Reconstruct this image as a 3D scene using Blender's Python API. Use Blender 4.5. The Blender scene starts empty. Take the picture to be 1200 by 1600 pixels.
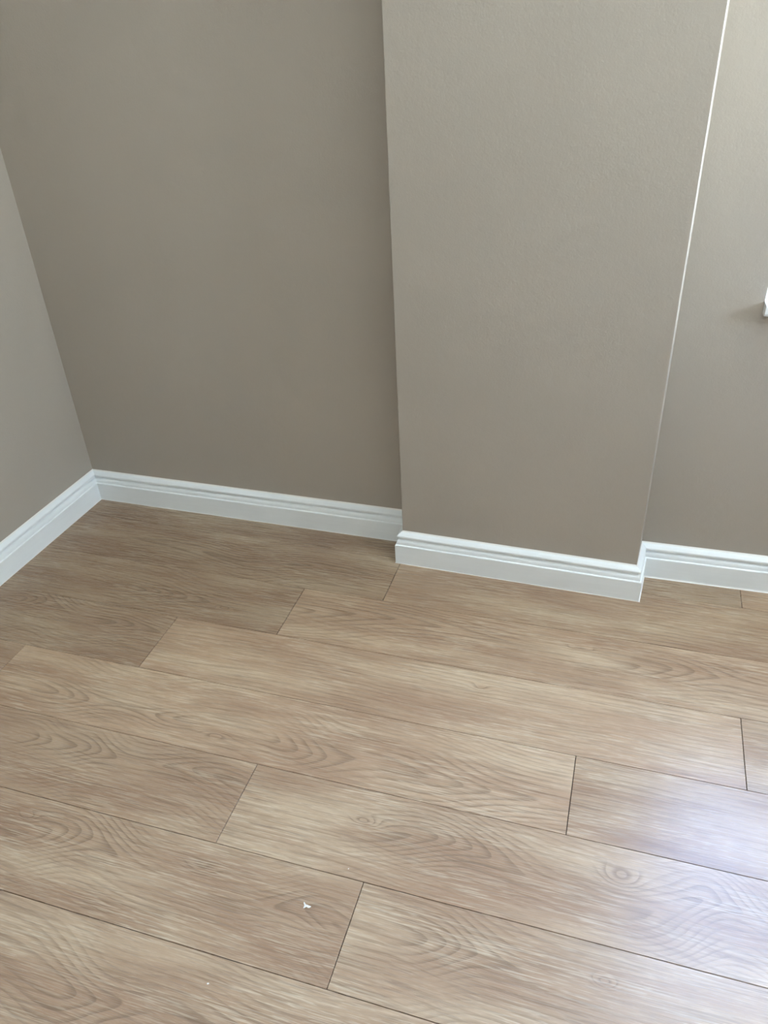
import bpy, bmesh, math, random
from mathutils import Matrix, Vector

scene = bpy.context.scene
COL = scene.collection

# ------------------------------------------------------------------ camera
CAM = dict(cx=1.62813, cy=-1.82758, cz=1.3497, pitch=0.99174, roll=-0.05516, yaw=0.3329, f=1232.97)
cam_data = bpy.data.cameras.new('camera')
cam = bpy.data.objects.new('camera', cam_data)
COL.objects.link(cam)
cam_data.sensor_fit = 'HORIZONTAL'
cam_data.sensor_width = 36.0
cam_data.lens = CAM['f'] / 1200.0 * 36.0
cam_data.clip_start = 0.02
_rot = Matrix.Rotation(CAM['yaw'], 4, 'Z') @ Matrix.Rotation(CAM['pitch'], 4, 'X') @ Matrix.Rotation(CAM['roll'], 4, 'Z')
cam.matrix_world = Matrix.Translation((CAM['cx'], CAM['cy'], CAM['cz'])) @ _rot
scene.camera = cam

# ------------------------------------------------------------------ sky and exposure
SKY_STRENGTH = 6.0
SKY_ZENITH = (0.080, 0.125, 0.25)
SKY_HIGH = (0.150, 0.215, 0.38)
SKY_MID = (0.50, 0.62, 0.80)
SKY_HORIZON = (0.87, 0.93, 0.97)
GROUND = (0.99, 1.12, 1.24)
world = bpy.data.worlds.new('sky')
scene.world = world
world.use_nodes = True
wn, wl = world.node_tree.nodes, world.node_tree.links
wn.clear()
w_out = wn.new('ShaderNodeOutputWorld')
w_bg = wn.new('ShaderNodeBackground')
w_tc = wn.new('ShaderNodeTexCoord')
w_sep = wn.new('ShaderNodeSeparateXYZ')
w_ramp = wn.new('ShaderNodeValToRGB')
w_map = wn.new('ShaderNodeMapRange')
w_map.inputs['From Min'].default_value = -1.0
wl.new(w_tc.outputs['Generated'], w_sep.inputs[0])
wl.new(w_sep.outputs['Z'], w_map.inputs['Value'])
wl.new(w_map.outputs[0], w_ramp.inputs[0])
cr = w_ramp.color_ramp
cr.elements[0].position = 0.0
cr.elements[0].color = (*GROUND, 1)
cr.elements[1].position = 1.0
cr.elements[1].color = (*SKY_ZENITH, 1)
e = cr.elements.new(0.49); e.color = (*GROUND, 1)
e = cr.elements.new(0.51); e.color = (*SKY_HORIZON, 1)
e = cr.elements.new(0.65); e.color = (*SKY_MID, 1)
e = cr.elements.new(0.80); e.color = (*SKY_HIGH, 1)
wl.new(w_ramp.outputs[0], w_bg.inputs['Color'])
w_bg.inputs['Strength'].default_value = SKY_STRENGTH
wl.new(w_bg.outputs[0], w_out.inputs['Surface'])

scene.view_settings.view_transform = 'Standard'
scene.view_settings.look = 'None'
scene.view_settings.gamma = 1.0
scene.view_settings.use_curve_mapping = False
scene.view_settings.exposure = 3.51
scene.cycles.max_bounces = 9
scene.cycles.diffuse_bounces = 7
scene.cycles.glossy_bounces = 3
scene.cycles.transparent_max_bounces = 10
scene.cycles.use_adaptive_sampling = True
scene.cycles.adaptive_threshold = 0.03
scene.cycles.use_denoising = True
scene.cycles.denoising_prefilter = 'NONE'
scene.cycles.sample_clamp_indirect = 8.0

# ------------------------------------------------------------------ dimensions (metres)
PHI = 0.00553             # floor boards run a hair off the back wall
SKEW_LEFT = 0.02803       # left wall leans away from square
ROOM_D = 3.7
ROOM_H = 2.70
XR = 2.95                 # right wall
PL = (1.0832, -0.1016)    # pillar, left front corner
PR = (1.70995, -0.11138)  # pillar, right front corner
PRB = (1.7183, 0.0002)    # pillar, right rear corner
def recess_y(x): return 0.0002 + (x - 1.7183) * 0.0185
def left_x(y): return SKEW_LEFT * y
PLANK_W, PLANK_L, ROW0 = 0.193, 1.3838, -0.10302
WIN_X0, WIN_X1, WIN_Z0, WIN_Z1 = 1.888, 2.82, 0.736, 2.56       # window beside the pillar
SIDE_Y0, SIDE_Y1, SIDE_Z0, SIDE_Z1 = -0.68, -0.33, 0.98, 1.65   # unseen window added in the right wall, sized and placed for side light
WALL_T = 0.20

# ------------------------------------------------------------------ helpers
def new_obj(name, bm, mat, parent=None, kind=None, label=None, cat=None, smooth=False):
    me = bpy.data.meshes.new(name)
    bmesh.ops.recalc_face_normals(bm, faces=bm.faces[:])
    bm.to_mesh(me); bm.free()
    if smooth:
        for p in me.polygons: p.use_smooth = True
    me.materials.append(mat)
    o = bpy.data.objects.new(name, me)
    COL.objects.link(o)
    if parent: o.parent = parent
    if kind: o['kind'] = kind
    if label: o['label'] = label
    if cat: o['category'] = cat
    return o

def bm_prism(bm, pts, z0, z1):
    a = [bm.verts.new((x, y, z0)) for x, y in pts]
    b = [bm.verts.new((x, y, z1)) for x, y in pts]
    n = len(pts)
    bm.faces.new(a[::-1]); bm.faces.new(b)
    for i in range(n):
        bm.faces.new((a[i], a[(i + 1) % n], b[(i + 1) % n], b[i]))

def bm_box(bm, x0, x1, y0, y1, z0, z1):
    bm_prism(bm, [(x0, y0), (x1, y0), (x1, y1), (x0, y1)], z0, z1)

def bevel(bm, w, seg=2):
    bmesh.ops.bevel(bm, geom=bm.edges[:], offset=w, segments=seg, profile=0.5, affect='EDGES')

class Nodes:
    def __init__(self, name):
        self.mat = bpy.data.materials.new(name)
        self.mat.use_nodes = True
        self.t = self.mat.node_tree
        self.t.nodes.clear()
        self.out = self.t.nodes.new('ShaderNodeOutputMaterial')
        self.bsdf = self.t.nodes.new('ShaderNodeBsdfPrincipled')
        self.t.links.new(self.bsdf.outputs[0], self.out.inputs[0])
    def put(self, sock, v):
        if hasattr(v, 'is_linked'): self.t.links.new(v, sock)
        elif isinstance(v, tuple) and len(v) == 3 and sock.type == 'RGBA': sock.default_value = (*v, 1)
        else: sock.default_value = v
    def math(self, op, a, b=None, c=None, clamp=False):
        n = self.t.nodes.new('ShaderNodeMath'); n.operation = op; n.use_clamp = clamp
        for i, v in enumerate((a, b, c)):
            if v is not None: self.put(n.inputs[i], v)
        return n.outputs[0]
    def vmath(self, op, a, b):
        n = self.t.nodes.new('ShaderNodeVectorMath'); n.operation = op
        self.put(n.inputs[0], a); self.put(n.inputs[1], b)
        return n.outputs[0]
    def noise(self, vec, scale=1.0, detail=2.0, rough=0.5, dist=0.0):
        n = self.t.nodes.new('ShaderNodeTexNoise')
        self.put(n.inputs['Vector'], vec)
        n.inputs['Scale'].default_value = scale; n.inputs['Detail'].default_value = detail
        n.inputs['Roughness'].default_value = rough; n.inputs['Distortion'].default_value = dist
        return n.outputs[0]
    def remap(self, v, a, b, c=0.0, d=1.0, kind='LINEAR'):
        n = self.t.nodes.new('ShaderNodeMapRange'); n.interpolation_type = kind
        self.put(n.inputs['Value'], v)
        for k, x in zip(('From Min', 'From Max', 'To Min', 'To Max'), (a, b, c, d)): n.inputs[k].default_value = x
        return n.outputs[0]
    def mix(self, f, a, b, blend='MIX'):
        n = self.t.nodes.new('ShaderNodeMix'); n.data_type = 'RGBA'; n.blend_type = blend
        self.put(n.inputs[0], f); self.put(n.inputs[6], a); self.put(n.inputs[7], b)
        return n.outputs[2]
    def coords(self, kind='Object'):
        return self.t.nodes.new('ShaderNodeTexCoord').outputs[kind]
    def bump(self, h, strength, dist):
        n = self.t.nodes.new('ShaderNodeBump')
        n.inputs['Strength'].default_value = strength; n.inputs['Distance'].default_value = dist
        self.put(n.inputs['Height'], h)
        self.t.links.new(n.outputs[0], self.bsdf.inputs['Normal'])

# ------------------------------------------------------------------ materials
def wall_paint():
    n = Nodes('taupe_wall_paint')
    co = n.coords()
    broad = n.noise(co, 2.2, 3)
    col = n.mix(n.remap(broad, 0.3, 0.7), (0.396, 0.357, 0.308), (0.414, 0.373, 0.322))
    n.put(n.bsdf.inputs['Base Color'], col)
    n.bsdf.inputs['Roughness'].default_value = 0.55
    n.bsdf.inputs['Specular IOR Level'].default_value = 0.35
    fine = n.noise(co, 230.0, 3, 0.6)
    mid = n.noise(co, 55.0, 2)
    big = n.noise(co, 6.0, 2)
    h = n.math('ADD', n.math('ADD', n.math('MULTIPLY', fine, 0.35), n.math('MULTIPLY', mid, 0.45)), n.math('MULTIPLY', big, 1.5))
    n.bump(h, 0.32, 0.0035)
    return n.mat

def gloss_white(name, col, rough):
    n = Nodes(name)
    co = n.coords()
    v = n.noise(n.vmath('MULTIPLY', co, (3.0, 3.0, 30.0)), 4.0, 3)
    n.put(n.bsdf.inputs['Base Color'], n.mix(n.remap(v, 0.3, 0.7), tuple(c * 0.975 for c in col), col))
    n.bsdf.inputs['Roughness'].default_value = rough
    n.bump(n.noise(co, 90.0, 2), 0.05, 0.001)
    return n.mat

def plain(name, col, rough, scale=25.0, amount=0.08):
    n = Nodes(name)
    v = n.noise(n.coords(), scale, 3)
    n.put(n.bsdf.inputs['Base Color'], n.mix(n.remap(v, 0.3, 0.7), tuple(c * (1 - amount) for c in col), col))
    n.bsdf.inputs['Roughness'].default_value = rough
    return n.mat

def window_glass():
    n = Nodes('window_glass')
    tr = n.t.nodes.new('ShaderNodeBsdfTransparent'); tr.inputs[0].default_value = (0.93, 0.95, 0.94, 1)
    gl = n.t.nodes.new('ShaderNodeBsdfGlossy'); gl.inputs['Roughness'].default_value = 0.02
    lw = n.t.nodes.new('ShaderNodeLayerWeight'); lw.inputs['Blend'].default_value = 0.5
    fac = n.math('ADD', n.math('MULTIPLY', n.math('POWER', lw.outputs['Facing'], 4.0), 0.6), 0.035, clamp=True)
    mx = n.t.nodes.new('ShaderNodeMixShader')
    n.t.links.new(fac, mx.inputs[0]); n.t.links.new(tr.outputs[0], mx.inputs[1]); n.t.links.new(gl.outputs[0], mx.inputs[2])
    n.t.links.new(mx.outputs[0], n.out.inputs[0])
    n.t.nodes.remove(n.bsdf)
    return n.mat

def oak(name, seed, features=(), tone=0.0, centre=0.1, spread=1.0, rand=False):
    """oak laminate: growth rings as contours of a slow field over the board, pores as fine streaks.
    features: (x, y, half length, half width, rings) bumps in the field where the grain closes into arches or knots."""
    n = Nodes(name)
    co = n.coords()
    rnd = random.Random(seed)
    off = (rnd.uniform(-40, 40), rnd.uniform(-40, 40), rnd.uniform(-40, 40))
    if rand:
        oi = n.t.nodes.new('ShaderNodeObjectInfo')
        r = n.math('MULTIPLY', oi.outputs['Random'], 173.0)
        cb = n.t.nodes.new('ShaderNodeCombineXYZ')
        n.put(cb.inputs[0], r); n.put(cb.inputs[1], n.math('MULTIPLY', r, 3.7)); n.put(cb.inputs[2], r)
        p = n.vmath('ADD', co, cb.outputs[0])
    else:
        p = n.vmath('ADD', co, off)
    sp = n.t.nodes.new('ShaderNodeSeparateXYZ'); n.put(sp.inputs[0], co)
    X, Y = sp.outputs[0], sp.outputs[1]
    st = lambda a, b: n.vmath('MULTIPLY', p, (a, b, 1.0))
    # the slow field: distance from the heart line of the board, plus a ramp along it that stacks the arches
    wander = n.noise(st(2.2, 2.0), 1.0, 2)
    slow = n.noise(st(1.5, 10.0), 1.0, 1, 0.4)
    ripple = n.noise(st(12.0, 70.0), 1.0, 2, 0.5)
    heart = n.math('ADD', n.math('MULTIPLY', wander, -0.05), centre + 0.025)
    ramp = knots = None
    rings_only = []
    for (fx, fy, sx, sy, amp, tilt) in features:
        dx = n.math('MULTIPLY', n.math('SUBTRACT', X, fx), 1.0 / sx)
        if sx < 0.045:                # a knot: closed rings, added below
            rings_only.append((dx, fy, sy, amp)); continue
        gx = n.math('EXPONENT', n.math('MULTIPLY', n.math('MULTIPLY', dx, dx), -0.45))
        heart = n.math('ADD', n.math('MULTIPLY', heart, n.math('SUBTRACT', 1.0, gx)), n.math('MULTIPLY', gx, fy))
        sgn = n.math('DIVIDE', dx, n.math('SQRT', n.math('ADD', n.math('MULTIPLY', dx, dx), 1.0)))
        r = n.math('MULTIPLY', sgn, amp * 0.75)
        ramp = r if ramp is None else n.math('ADD', ramp, r)
        dy = n.math('MULTIPLY', n.math('SUBTRACT', Y, fy), 0.7 / sy)
        g = n.math('MULTIPLY', gx, n.math('EXPONENT', n.math('MULTIPLY', n.math('MULTIPLY', dy, dy), -1.0)))
        knots = g if knots is None else n.math('MAXIMUM', knots, g)
    yc = n.math('SUBTRACT', Y, heart)
    dist = n.math('SQRT', n.math('ADD', n.math('MULTIPLY', yc, yc), 0.00018))
    field = n.math('MULTIPLY', dist, 125.0)
    if ramp is not None: field = n.math('ADD', field, ramp)
    field = n.math('ADD', field, n.math('MULTIPLY', slow, 7.0 * spread))
    field = n.math('ADD', field, n.math('MULTIPLY', ripple, 0.35))
    for dx, fy, sy, amp in rings_only:
        dy = n.math('MULTIPLY', n.math('SUBTRACT', Y, fy), 1.0 / sy)
        g = n.math('EXPONENT', n.math('MULTIPLY', n.math('ADD', n.math('MULTIPLY', dx, dx), n.math('MULTIPLY', dy, dy)), -1.0))
        field = n.math('ADD', field, n.math('MULTIPLY', g, amp))
        knots = g if knots is None else n.math('MAXIMUM', knots, g)
    fr = n.math('FRACT', n.math('MULTIPLY', field, 0.65))
    ring = n.math('MULTIPLY', n.remap(fr, 0.40, 0.90, 0, 1, 'SMOOTHSTEP'), n.remap(fr, 0.90, 1.0, 1, 0, 'SMOOTHSTEP'))
    ring_gate = n.remap(n.noise(st(5.0, 16.0), 1.0, 2), 0.38, 0.66, 0.08, 0.75)
    if knots is not None: ring_gate = n.math('MAXIMUM', ring_gate, n.remap(knots, 0.08, 0.5, 0, 1))
    ring = n.math('MULTIPLY', ring, ring_gate)
    # pores: dashes that run along the growth rings (across them the field itself is the coordinate)
    sp2 = n.t.nodes.new('ShaderNodeSeparateXYZ'); n.put(sp2.inputs[0], p)
    along = n.math('ADD', sp2.outputs[1], n.math('MULTIPLY', n.math('ADD', slow, wander), 0.009))
    across = n.math('ADD', n.math('MULTIPLY', field, 0.0012), n.math('MULTIPLY', along, 0.80))
    def streak(c, a, b, shift, detail=2, rough=0.55):
        cb = n.t.nodes.new('ShaderNodeCombineXYZ')
        n.put(cb.inputs[0], n.math('MULTIPLY', sp2.outputs[0], a)); n.put(cb.inputs[1], n.math('MULTIPLY', c, b)); n.put(cb.inputs[2], shift)
        return n.noise(cb.outputs[0], 1.0, detail, rough)
    fine = streak(along, 17.0, 560.0, 3.1, 2, 0.6)
    coarse = streak(across, 7.0, 250.0, 8.7, 2)
    limed = streak(along, 15.0, 420.0, 14.3, 2, 0.6)
    dark_pore = n.remap(fine, 0.54, 0.61, 0, 1)
    dark_line = n.remap(coarse, 0.55, 0.62, 0, 1)
    pale_pore = n.remap(limed, 0.53, 0.60, 0, 1)
    cloud = n.noise(st(4.0, 16.0), 1.0, 2, 0.5)
    pale_gate = n.remap(cloud, 0.40, 0.62, 0.25, 1.0)
    # colour
    patch = n.noise(st(2.6, 14.0), 1.0, 2, 0.5)
    warm = (0.342, 0.223, 0.146); mid = (0.415, 0.290, 0.193); pale = (0.490, 0.368, 0.252)
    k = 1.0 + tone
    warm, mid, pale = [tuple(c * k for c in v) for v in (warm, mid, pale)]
    col = n.mix(n.remap(patch, 0.34, 0.52), warm, mid)
    col = n.mix(n.remap(patch, 0.50, 0.70), col, pale)
    if knots is not None:
        col = n.mix(n.math('MULTIPLY', knots, 0.45), col, warm)
    dark = tuple(c * k for c in (0.180, 0.121, 0.080))
    col = n.mix(n.math('MULTIPLY', dark_line, 0.32), col, dark)
    col = n.mix(n.math('MULTIPLY', ring, 0.58), col, dark)
    col = n.mix(n.math('MULTIPLY', n.math('MULTIPLY', pale_pore, pale_gate), 0.45), col, tuple(c * (0.5 + 0.5 * k) for c in (0.66, 0.560, 0.420)))
    col = n.mix(n.math('MULTIPLY', dark_pore, 0.40), col, dark)
    n.put(n.bsdf.inputs['Base Color'], col)
    n.put(n.bsdf.inputs['Roughness'], n.remap(fine, 0.3, 0.7, 0.22, 0.32))
    n.bsdf.inputs['Specular IOR Level'].default_value = 0.5
    h = n.math('ADD', n.math('MULTIPLY', fine, 0.6), n.math('MULTIPLY', ring, -0.5))
    n.bump(h, 0.15, 0.0010)
    return n.mat

M_WALL = wall_paint()
M_CEIL = plain('white_ceiling_paint', (0.80, 0.79, 0.77), 0.85, 40.0, 0.02)
M_BASE = gloss_white('white_satin_skirting', (0.85, 0.89, 0.91), 0.30)
M_FRAME = gloss_white('white_window_plastic', (0.82, 0.83, 0.83), 0.28)
M_SEAL = plain('white_sealant', (0.86, 0.86, 0.84), 0.4, 60.0, 0.02)
M_SUB = plain('dark_underlay', (0.06, 0.045, 0.035), 0.9)
M_GLASS = window_glass()
M_FLAKE = plain('white_paint_flake', (0.86, 0.85, 0.82), 0.6, 300.0, 0.1)
M_DUST = plain('plaster_grit', (0.80, 0.77, 0.72), 0.8, 300.0, 0.1)

# ------------------------------------------------------------------ floor
bm = bmesh.new()
bm_box(bm, -0.25, XR + 0.2, -ROOM_D - 0.2, 0.2, -0.06, -0.0095)
floor = new_obj('floor', bm, M_SUB, kind='structure')

GAP_END, GAP_SIDE, CH = 0.0014, 0.0012, 0.0005
def plank_mesh(x0, x1, y0, y1):
    """one board, top at z = 0, with a fine chamfer round the top edge"""
    bm = bmesh.new()
    a, b, c, d = x0 + GAP_END / 2, x1 - GAP_END / 2, y0 + GAP_SIDE / 2, y1 - GAP_SIDE / 2
    lo = [bm.verts.new(v) for v in ((a, c, -0.008), (b, c, -0.008), (b, d, -0.008), (a, d, -0.008))]
    md = [bm.verts.new(v) for v in ((a, c, -CH), (b, c, -CH), (b, d, -CH), (a, d, -CH))]
    tp = [bm.verts.new(v) for v in ((a + CH, c + CH * .6, 0), (b - CH, c + CH * .6, 0), (b - CH, d - CH * .6, 0), (a + CH, d - CH * .6, 0))]
    bm.faces.new(lo[::-1]); bm.faces.new(tp)
    for r0, r1 in ((lo, md), (md, tp)):
        for i in range(4):
            bm.faces.new((r0[i], r0[(i + 1) % 4], r1[(i + 1) % 4], r1[i]))
    return bm

# board ends measured along each row (row -1 lies against the back wall)
ROW_JOINT = {-1: 1.9794, 0: 1.0775, 1: 0.8533, 2: 0.5686, 3: 0.2366, 4: 0.9779, 5: 1.2788, 6: 0.45}
# arches and knots in the grain, in floor axes: (x, y, half length, half width, rings, tilt)
FEATURES = [
    (0.655, -0.189, 0.242, 0.0297, 3.0, -0.004),
    (0.646, -0.235, 0.089, 0.0162, -3.0, -0.036),
    (0.496, -0.410, 0.110, 0.0270, 5.0, -0.026),
    (0.673, -0.424, 0.021, 0.0080, 3.0, -0.119),
    (0.159, -0.511, 0.081, 0.0243, 5.0, -0.031),
    (0.461, -0.545, 0.071, 0.0189, 3.0, -0.041),
    (1.142, -0.359, 0.201, 0.0405, 6.0, -0.063),
    (1.599, -0.353, 0.036, 0.0100, 3.0, -0.234),
    (1.857, -0.372, 0.104, 0.0297, 4.0, -0.008),
    (1.332, -0.214, 0.187, 0.0270, 2.0, -0.064),
    (1.389, -0.542, 0.022, 0.0120, 2.0, -0.345),
    (0.486, -0.814, 0.091, 0.0324, 5.0, -0.071),
    (0.696, -0.813, 0.072, 0.0189, -4.0, 0.002),
    (0.853, -0.824, 0.038, 0.0120, 3.0, -0.104),
    (1.082, -0.820, 0.080, 0.0243, 5.0, 0.031),
    (1.424, -0.816, 0.142, 0.0459, 7.0, -0.001),
    (0.467, -0.945, 0.048, 0.0140, 3.0, 0.025),
    (0.609, -0.935, 0.066, 0.0270, 5.0, -0.010),
    (0.860, -0.922, 0.095, 0.0243, -4.0, 0.006),
    (1.241, -0.948, 0.029, 0.0120, 4.0, -0.079),
    (1.405, -0.947, 0.099, 0.0459, 6.0, -0.061),
    (1.724, -0.937, 0.038, 0.0243, 4.0, -0.110),
    (1.890, -0.938, 0.055, 0.0297, 4.0, -0.079),
    (0.578, -1.114, 0.021, 0.0100, 3.0, -0.199),
    (0.714, -1.117, 0.089, 0.0351, 6.0, -0.083),
    (0.976, -1.123, 0.040, 0.0150, 3.0, -0.046),
    (1.196, -1.143, 0.060, 0.0189, -3.0, -0.048),
    (1.467, -1.134, 0.066, 0.0351, 5.0, -0.022),
    (1.709, -1.128, 0.023, 0.0120, 4.0, -0.124),
    (0.893, -1.378, 0.074, 0.0338, 4.0, -0.105),
    (1.180, -1.365, 0.080, 0.0270, 2.0, 0.0),
]
STRAIGHT = {(0, 1), (2, 1), (2, 2), (3, 2)}     # boards with plain straight grain
TONE = {(-1, 0): -0.20, (0, 0): -0.17, (1, 0): -0.15, (2, 0): -0.10, (0, 1): -0.05, (1, 1): 0.06, (2, 1): 0.11, (3, 1): 0.12, (4, 0): 0.0, (4, 1): 0.03}  # board tones, with left corner shade and mid-floor light patch partly worked in
M_OAK_ANY = oak('oak_laminate', 99, rand=True)
n_rows = int((ROOM_D + 0.1) / PLANK_W) + 1
rng = random.Random(5)
for k in range(-1, n_rows):
    j0 = ROW_JOINT.get(k, rng.uniform(0.1, 1.38))
    start = -0.12
    ends = []
    x = j0
    while x > start + 0.02: x -= PLANK_L
    ends = [start]
    while True:
        x += PLANK_L
        if x >= XR + 0.05: break
        if x > start + 0.02 and not (k < 0 and x < 1.7): ends.append(x)   # the piece left of the pillar is one cut board
    ends.append(XR + 0.08)
    yb = ROW0 - (k + 1) * PLANK_W            # front edge of the row in floor axes
    wid = PLANK_W if k >= 0 else -ROW0 + 0.004
    for i in range(len(ends) - 1):
        x0, x1 = ends[i], ends[i + 1]
        if k < 0: yb, wid = ROW0, 0.110
        key = (k, i)
        visible = k <= 7 and x0 < 2.3
        feats = [(fx - x0, fy - yb, sx, sy, am, ti) for fx, fy, sx, sy, am, ti in FEATURES if x0 < fx < x1 and yb < fy < yb + wid and (sx < 0.045 or key not in STRAIGHT)]
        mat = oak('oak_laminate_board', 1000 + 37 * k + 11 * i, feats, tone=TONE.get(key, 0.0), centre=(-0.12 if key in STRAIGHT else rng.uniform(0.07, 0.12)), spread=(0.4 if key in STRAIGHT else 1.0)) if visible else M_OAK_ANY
        o = new_obj('plank', plank_mesh(0.0, x1 - x0, 0.0, wid), mat, floor)
        c, s = math.cos(PHI), math.sin(PHI)
        o.location = (x0 * c - yb * s, yb * c + x0 * s, 0.0)
        o.rotation_euler.z = PHI

# ------------------------------------------------------------------ walls
bm = bmesh.new(); bm_prism(bm, [(-0.16, 0.0), (PL[0] + 0.05, 0.0), (PL[0] + 0.05, WALL_T), (-0.16, WALL_T)], 0, ROOM_H)
new_obj('wall_back', bm, M_WALL, kind='structure')

bm = bmesh.new()
bm_prism(bm, [(0.0, 0.0), (left_x(-ROOM_D), -ROOM_D), (left_x(-ROOM_D) - WALL_T, -ROOM_D), (-WALL_T, 0.0)], 0, ROOM_H)
new_obj('wall_left', bm, M_WALL, kind='structure')

def pillar():
    bm = bmesh.new()
    bm_prism(bm, [PL, PR, PRB, (PRB[0], WALL_T), (PL[0] + 0.05, WALL_T), (PL[0] + 0.05, 0.0), (PL[0], 0.0)], 0, ROOM_H)
    es = [e for e in bm.edges if abs(e.verts[0].co.z - e.verts[1].co.z) > 1 and any((e.verts[0].co.xy - Vector(c)).length < 1e-4 for c in (PL, PR))]
    bmesh.ops.bevel(bm, geom=es, offset=0.0016, segments=3, profile=0.5, affect='EDGES')
    return new_obj('wall_pillar', bm, M_WALL, kind='structure')
pillar()

bm = bmesh.new()
def recess_piece(x0, x1, z0, z1):
    bm_prism(bm, [(x0, recess_y(x0)), (x1, recess_y(x1)), (x1, WALL_T), (x0, WALL_T)], z0, z1)
recess_piece(PRB[0], WIN_X0, 0, ROOM_H); recess_piece(WIN_X1, XR + WALL_T, 0, ROOM_H)
recess_piece(WIN_X0, WIN_X1, 0, WIN_Z0); recess_piece(WIN_X0, WIN_X1, WIN_Z1, ROOM_H)
new_obj('wall_recess', bm, M_WALL, kind='structure')

bm = bmesh.new()
yR = recess_y(XR)
bm_box(bm, XR, XR + WALL_T, SIDE_Y1, yR, 0, ROOM_H); bm_box(bm, XR, XR + WALL_T, -ROOM_D, SIDE_Y0, 0, ROOM_H)
bm_box(bm, XR, XR + WALL_T, SIDE_Y0, SIDE_Y1, 0, SIDE_Z0); bm_box(bm, XR, XR + WALL_T, SIDE_Y0, SIDE_Y1, SIDE_Z1, ROOM_H)
new_obj('wall_right', bm, M_WALL, kind='structure')
bm = bmesh.new(); bm_box(bm, left_x(-ROOM_D) - WALL_T, XR + WALL_T, -ROOM_D - WALL_T, -ROOM_D, 0, ROOM_H)
new_obj('wall_front', bm, M_WALL, kind='structure')
bm = bmesh.new(); bm_box(bm, -0.3, XR + 0.2, -ROOM_D - 0.2, 0.2, ROOM_H, ROOM_H + 0.1)
new_obj('ceiling', bm, M_CEIL, kind='structure')

# ------------------------------------------------------------------ skirting boards, mitred
H, T = 0.1002, 0.0188
def profile():
    p = [(0.0, 0.0), (T, 0.0), (T, 0.0595)]
    for a in range(15, 91, 25):       # small round over the flat face
        r = math.radians(a); p.append((T - 0.0030 + 0.0030 * math.cos(r), 0.0595 + 0.0030 * math.sin(r)))
    p += [(T - 0.0036, 0.0622), (T - 0.0042, 0.0626), (T - 0.0042, 0.0650)]
    for i in range(1, 9):             # ovolo turning back to the neck
        a = math.radians(90 * i / 8); p.append((0.0090 + (T - 0.0042 - 0.0090) * math.cos(a), 0.0650 + 0.0118 * math.sin(a)))
    p += [(0.0080, 0.0772), (0.0072, 0.0785), (0.0070, 0.0805), (0.0076, 0.0824)]
    for i in range(0, 8):             # bead at the head
        a = math.radians(-85 + 150 * i / 7); p.append((0.0092 + 0.0046 * math.cos(a), 0.0878 + 0.0052 * math.sin(a)))
    p += [(0.0085, 0.0952), (0.0045, 0.0982), (0.0, 0.1002)]
    return p
PROFILE = profile()
PATH = [(left_x(-ROOM_D), -ROOM_D), (0.0, 0.0), (PL[0], 0.0), PL, PR, PRB, (XR, recess_y(XR)), (XR, -ROOM_D)]
NAMES = ['baseboard_left', 'baseboard_back', 'baseboard_pillar_left', 'baseboard_pillar', 'baseboard_pillar_right', 'baseboard_recess', 'baseboard_right', 'baseboard_front']
def inward(a, b):
    d = (Vector(b) - Vector(a)).normalized(); return Vector((d.y, -d.x))
def miter(i):
    n = len(PATH); p0, p1, p2 = PATH[(i - 1) % n], PATH[i], PATH[(i + 1) % n]
    a, b = inward(p0, p1), inward(p1, p2)
    return (a + b) / (1 + a.dot(b))
def run(prof, i, z=0.0):
    """prof swept along wall segment i, mitred at both ends"""
    bm = bmesh.new()
    n = len(PATH); A, B = Vector(PATH[i]), Vector(PATH[(i + 1) % n])
    ma, mb = miter(i), miter((i + 1) % n)
    ra = [bm.verts.new((*(A + ma * u), v + z)) for u, v in prof]
    rb = [bm.verts.new((*(B + mb * u), v + z)) for u, v in prof]
    for j in range(len(prof)):
        q = (j + 1) % len(prof)
        bm.faces.new((ra[j], ra[q], rb[q], rb[j]))
    bm.faces.new(ra[::-1]); bm.faces.new(rb)
    return bm
boards = {}
for i, nm in enumerate(NAMES):
    boards[nm] = new_obj(nm, run(PROFILE, i), M_BASE, kind='structure')
bead_wide = [(T, 0.0), (T + 0.0030, 0.0002), (T + 0.0012, 0.0012), (T + 0.0002, 0.0034), (T, 0.0040)]
bead_slim = [(T, 0.0), (T + 0.0012, 0.0001), (T + 0.0004, 0.0006), (T, 0.0014)]
head = [(0.0, 0.1002), (0.0030, 0.0992), (0.0012, 0.1012), (0.0, 0.1028)]
for i, nm in enumerate(NAMES[:7]):
    b = boards[nm]
    new_obj('sealant_bead', run(bead_wide if nm in ('baseboard_recess', 'baseboard_pillar_right') else bead_slim, i), M_SEAL, b)
    new_obj('sealant_bead', run(head, i), M_SEAL, b)

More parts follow.
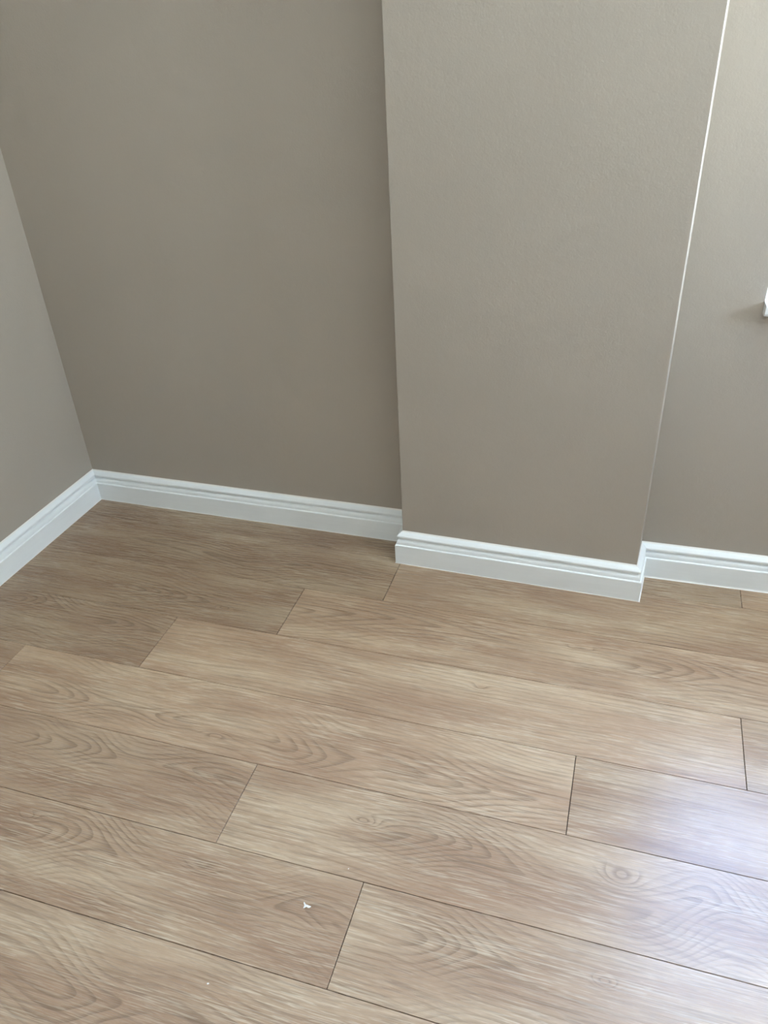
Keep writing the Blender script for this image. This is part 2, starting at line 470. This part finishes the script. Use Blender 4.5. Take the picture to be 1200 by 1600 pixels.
# ------------------------------------------------------------------ windows
def make_window(name, label, length, height, mullions):
    """built in its own axes: x along the wall, y into the room (0 = wall face), z up from the foot of the opening"""
    root = bpy.data.objects.new(name, None); COL.objects.link(root); root['kind'] = 'structure'
    root['label'] = label
    # sill board: runs from the frame over the reveal and a little into the room, rounded nose
    st, proj = 0.025, 0.030
    prof = [(-0.10, 0.0)]
    prof += [(proj - 0.007 + 0.007 * math.sin(math.radians(a)), 0.007 - 0.007 * math.cos(math.radians(a))) for a in range(0, 91, 18)]
    prof += [(proj - 0.003 + 0.003 * math.cos(math.radians(a)), st - 0.003 + 0.003 * math.sin(math.radians(a))) for a in range(0, 91, 30)]
    prof += [(-0.10, st)]
    bm = bmesh.new()
    ra = [bm.verts.new((0.0003, u, v)) for u, v in prof]; rb = [bm.verts.new((length - 0.0003, u, v)) for u, v in prof]
    for j in range(len(prof)):
        q = (j + 1) % len(prof); bm.faces.new((ra[j], ra[q], rb[q], rb[j]))
    bm.faces.new(ra[::-1]); bm.faces.new(rb)
    new_obj('window_sill', bm, M_FRAME, root)
    fw, z0 = 0.06, st
    y0, y1 = -0.155, -0.100
    for xa, xb, za, zb in ((0, fw, z0, height), (length - fw, length, z0, height), (fw, length - fw, z0, z0 + fw), (fw, length - fw, height - fw, height)):
        bm = bmesh.new(); bm_box(bm, xa, xb, y0, y1, za, zb); bevel(bm, 0.004)
        new_obj('window_frame', bm, M_FRAME, root)
    xs = [fw] + [fw + (length - 2 * fw) * (m + 1) / (mullions + 1) for m in range(mullions)] + [length - fw]
    for x in xs[1:-1]:
        bm = bmesh.new(); bm_box(bm, x - 0.035, x + 0.035, y0, y1, z0 + fw, height - fw); bevel(bm, 0.004)
        new_obj('mullion', bm, M_FRAME, root)
    for i in range(len(xs) - 1):
        a = xs[i] + (0.035 if i > 0 else 0); b = xs[i + 1] - (0.035 if i < len(xs) - 2 else 0)
        bm = bmesh.new(); bm_box(bm, a, b, -0.130, -0.126, z0 + fw, height - fw)
        new_obj('pane', bm, M_GLASS, root)
    hx, hz, hy = (xs[1] if mullions else length - 0.03), height * 0.45, y1
    bm = bmesh.new(); bm_box(bm, hx - 0.013, hx + 0.013, hy, hy + 0.012, hz, hz + 0.07); bm_box(bm, hx - 0.009, hx + 0.009, hy + 0.012, hy + 0.040, hz + 0.026, hz + 0.044); bm_box(bm, hx - 0.009, hx + 0.009, hy + 0.030, hy + 0.042, hz - 0.08, hz + 0.044)
    new_obj('window_handle', bm, M_FRAME, root)
    return root
w1 = make_window('window_1', 'tall white window right of the pillar, end of its sill showing', WIN_X1 - WIN_X0, WIN_Z1 - WIN_Z0, 1)
ang = math.atan(0.0185)
# local +y must point into the room (-y world): mirror by turning half round, local x then runs right to left
w1.location = (WIN_X1, recess_y(WIN_X1), WIN_Z0); w1.rotation_euler.z = math.pi + ang
w2 = make_window('window_added', 'small unseen white window added in the right wall for side light', SIDE_Y1 - SIDE_Y0, SIDE_Z1 - SIDE_Z0, 0)
w2.location = (XR, SIDE_Y0, SIDE_Z0); w2.rotation_euler.z = math.pi / 2

def portal(name, loc, rot, sx, sy):
    l = bpy.data.lights.new(name, 'AREA'); l.shape = 'RECTANGLE'; l.size, l.size_y = sx, sy
    l.cycles.is_portal = True
    o = bpy.data.objects.new(name, l); COL.objects.link(o); o.location = loc; o.rotation_euler = rot; o['kind'] = 'helper'
portal('window_portal', ((WIN_X0 + WIN_X1) / 2, 0.215, (WIN_Z0 + WIN_Z1) / 2), (-math.pi / 2, 0, 0), WIN_X1 - WIN_X0, WIN_Z1 - WIN_Z0)

portal('window_portal', (XR + 0.205, (SIDE_Y0 + SIDE_Y1) / 2, (SIDE_Z0 + SIDE_Z1) / 2), (0, math.pi / 2, 0), SIDE_Z1 - SIDE_Z0, SIDE_Y1 - SIDE_Y0)

# ------------------------------------------------------------------ debris on the floor
def flake(name, loc, size, rz, label, mat, outline, curl):
    """a torn chip: outline in units of size, edges curled up off the boards, with thickness"""
    bm = bmesh.new()
    th = size * 0.09
    cz = size * 0.10
    lift = lambda x, y: cz + size * curl * max(0.0, y * 0.9 - x * 0.5 + 0.15) ** 2
    top = [bm.verts.new((x * size, y * size, lift(x, y) + th)) for x, y in outline]
    bot = [bm.verts.new((x * size, y * size, lift(x, y))) for x, y in outline]
    ct, cb = bm.verts.new((0, 0, cz + th)), bm.verts.new((0, 0, 0))
    n = len(outline)
    for i in range(n):
        j = (i + 1) % n
        bm.faces.new((ct, top[i], top[j])); bm.faces.new((cb, bot[j], bot[i]))
        bm.faces.new((top[i], bot[i], bot[j], top[j]))
    o = new_obj(name, bm, mat, label=label, cat='debris')
    o.location = loc; o.rotation_euler.z = rz
    return o
CHIP = [(-0.95, 0.55), (-0.45, 0.25), (0.1, 0.22), (0.6, 0.18), (1.05, 0.10), (0.75, -0.30), (0.30, -0.42), (0.05, -0.22), (-0.30, -0.35), (-0.62, -0.75), (-0.80, -0.70), (-0.70, -0.10), (-1.0, 0.25)]
GRIT = [(-0.9, 0.3), (-0.1, 0.7), (0.8, 0.4), (1.0, -0.3), (0.2, -0.7), (-0.7, -0.5)]
flake('paint_flake', (1.2021, -1.1318, 0.0), 0.0070, 0.05, 'small torn white paint flake lying on the oak boards', M_FLAKE, CHIP, 0.55)
flake('plaster_crumb', (1.0934, -1.3000, 0.0), 0.0020, 0.6, 'tiny pale crumb on the frontmost board at lower left', M_DUST, GRIT, 0.2)
flake('plaster_crumb', (1.2490, -1.0438, 0.0), 0.0013, 1.2, 'tiniest white crumb near the board joint behind the paint flake', M_DUST, GRIT, 0.2)
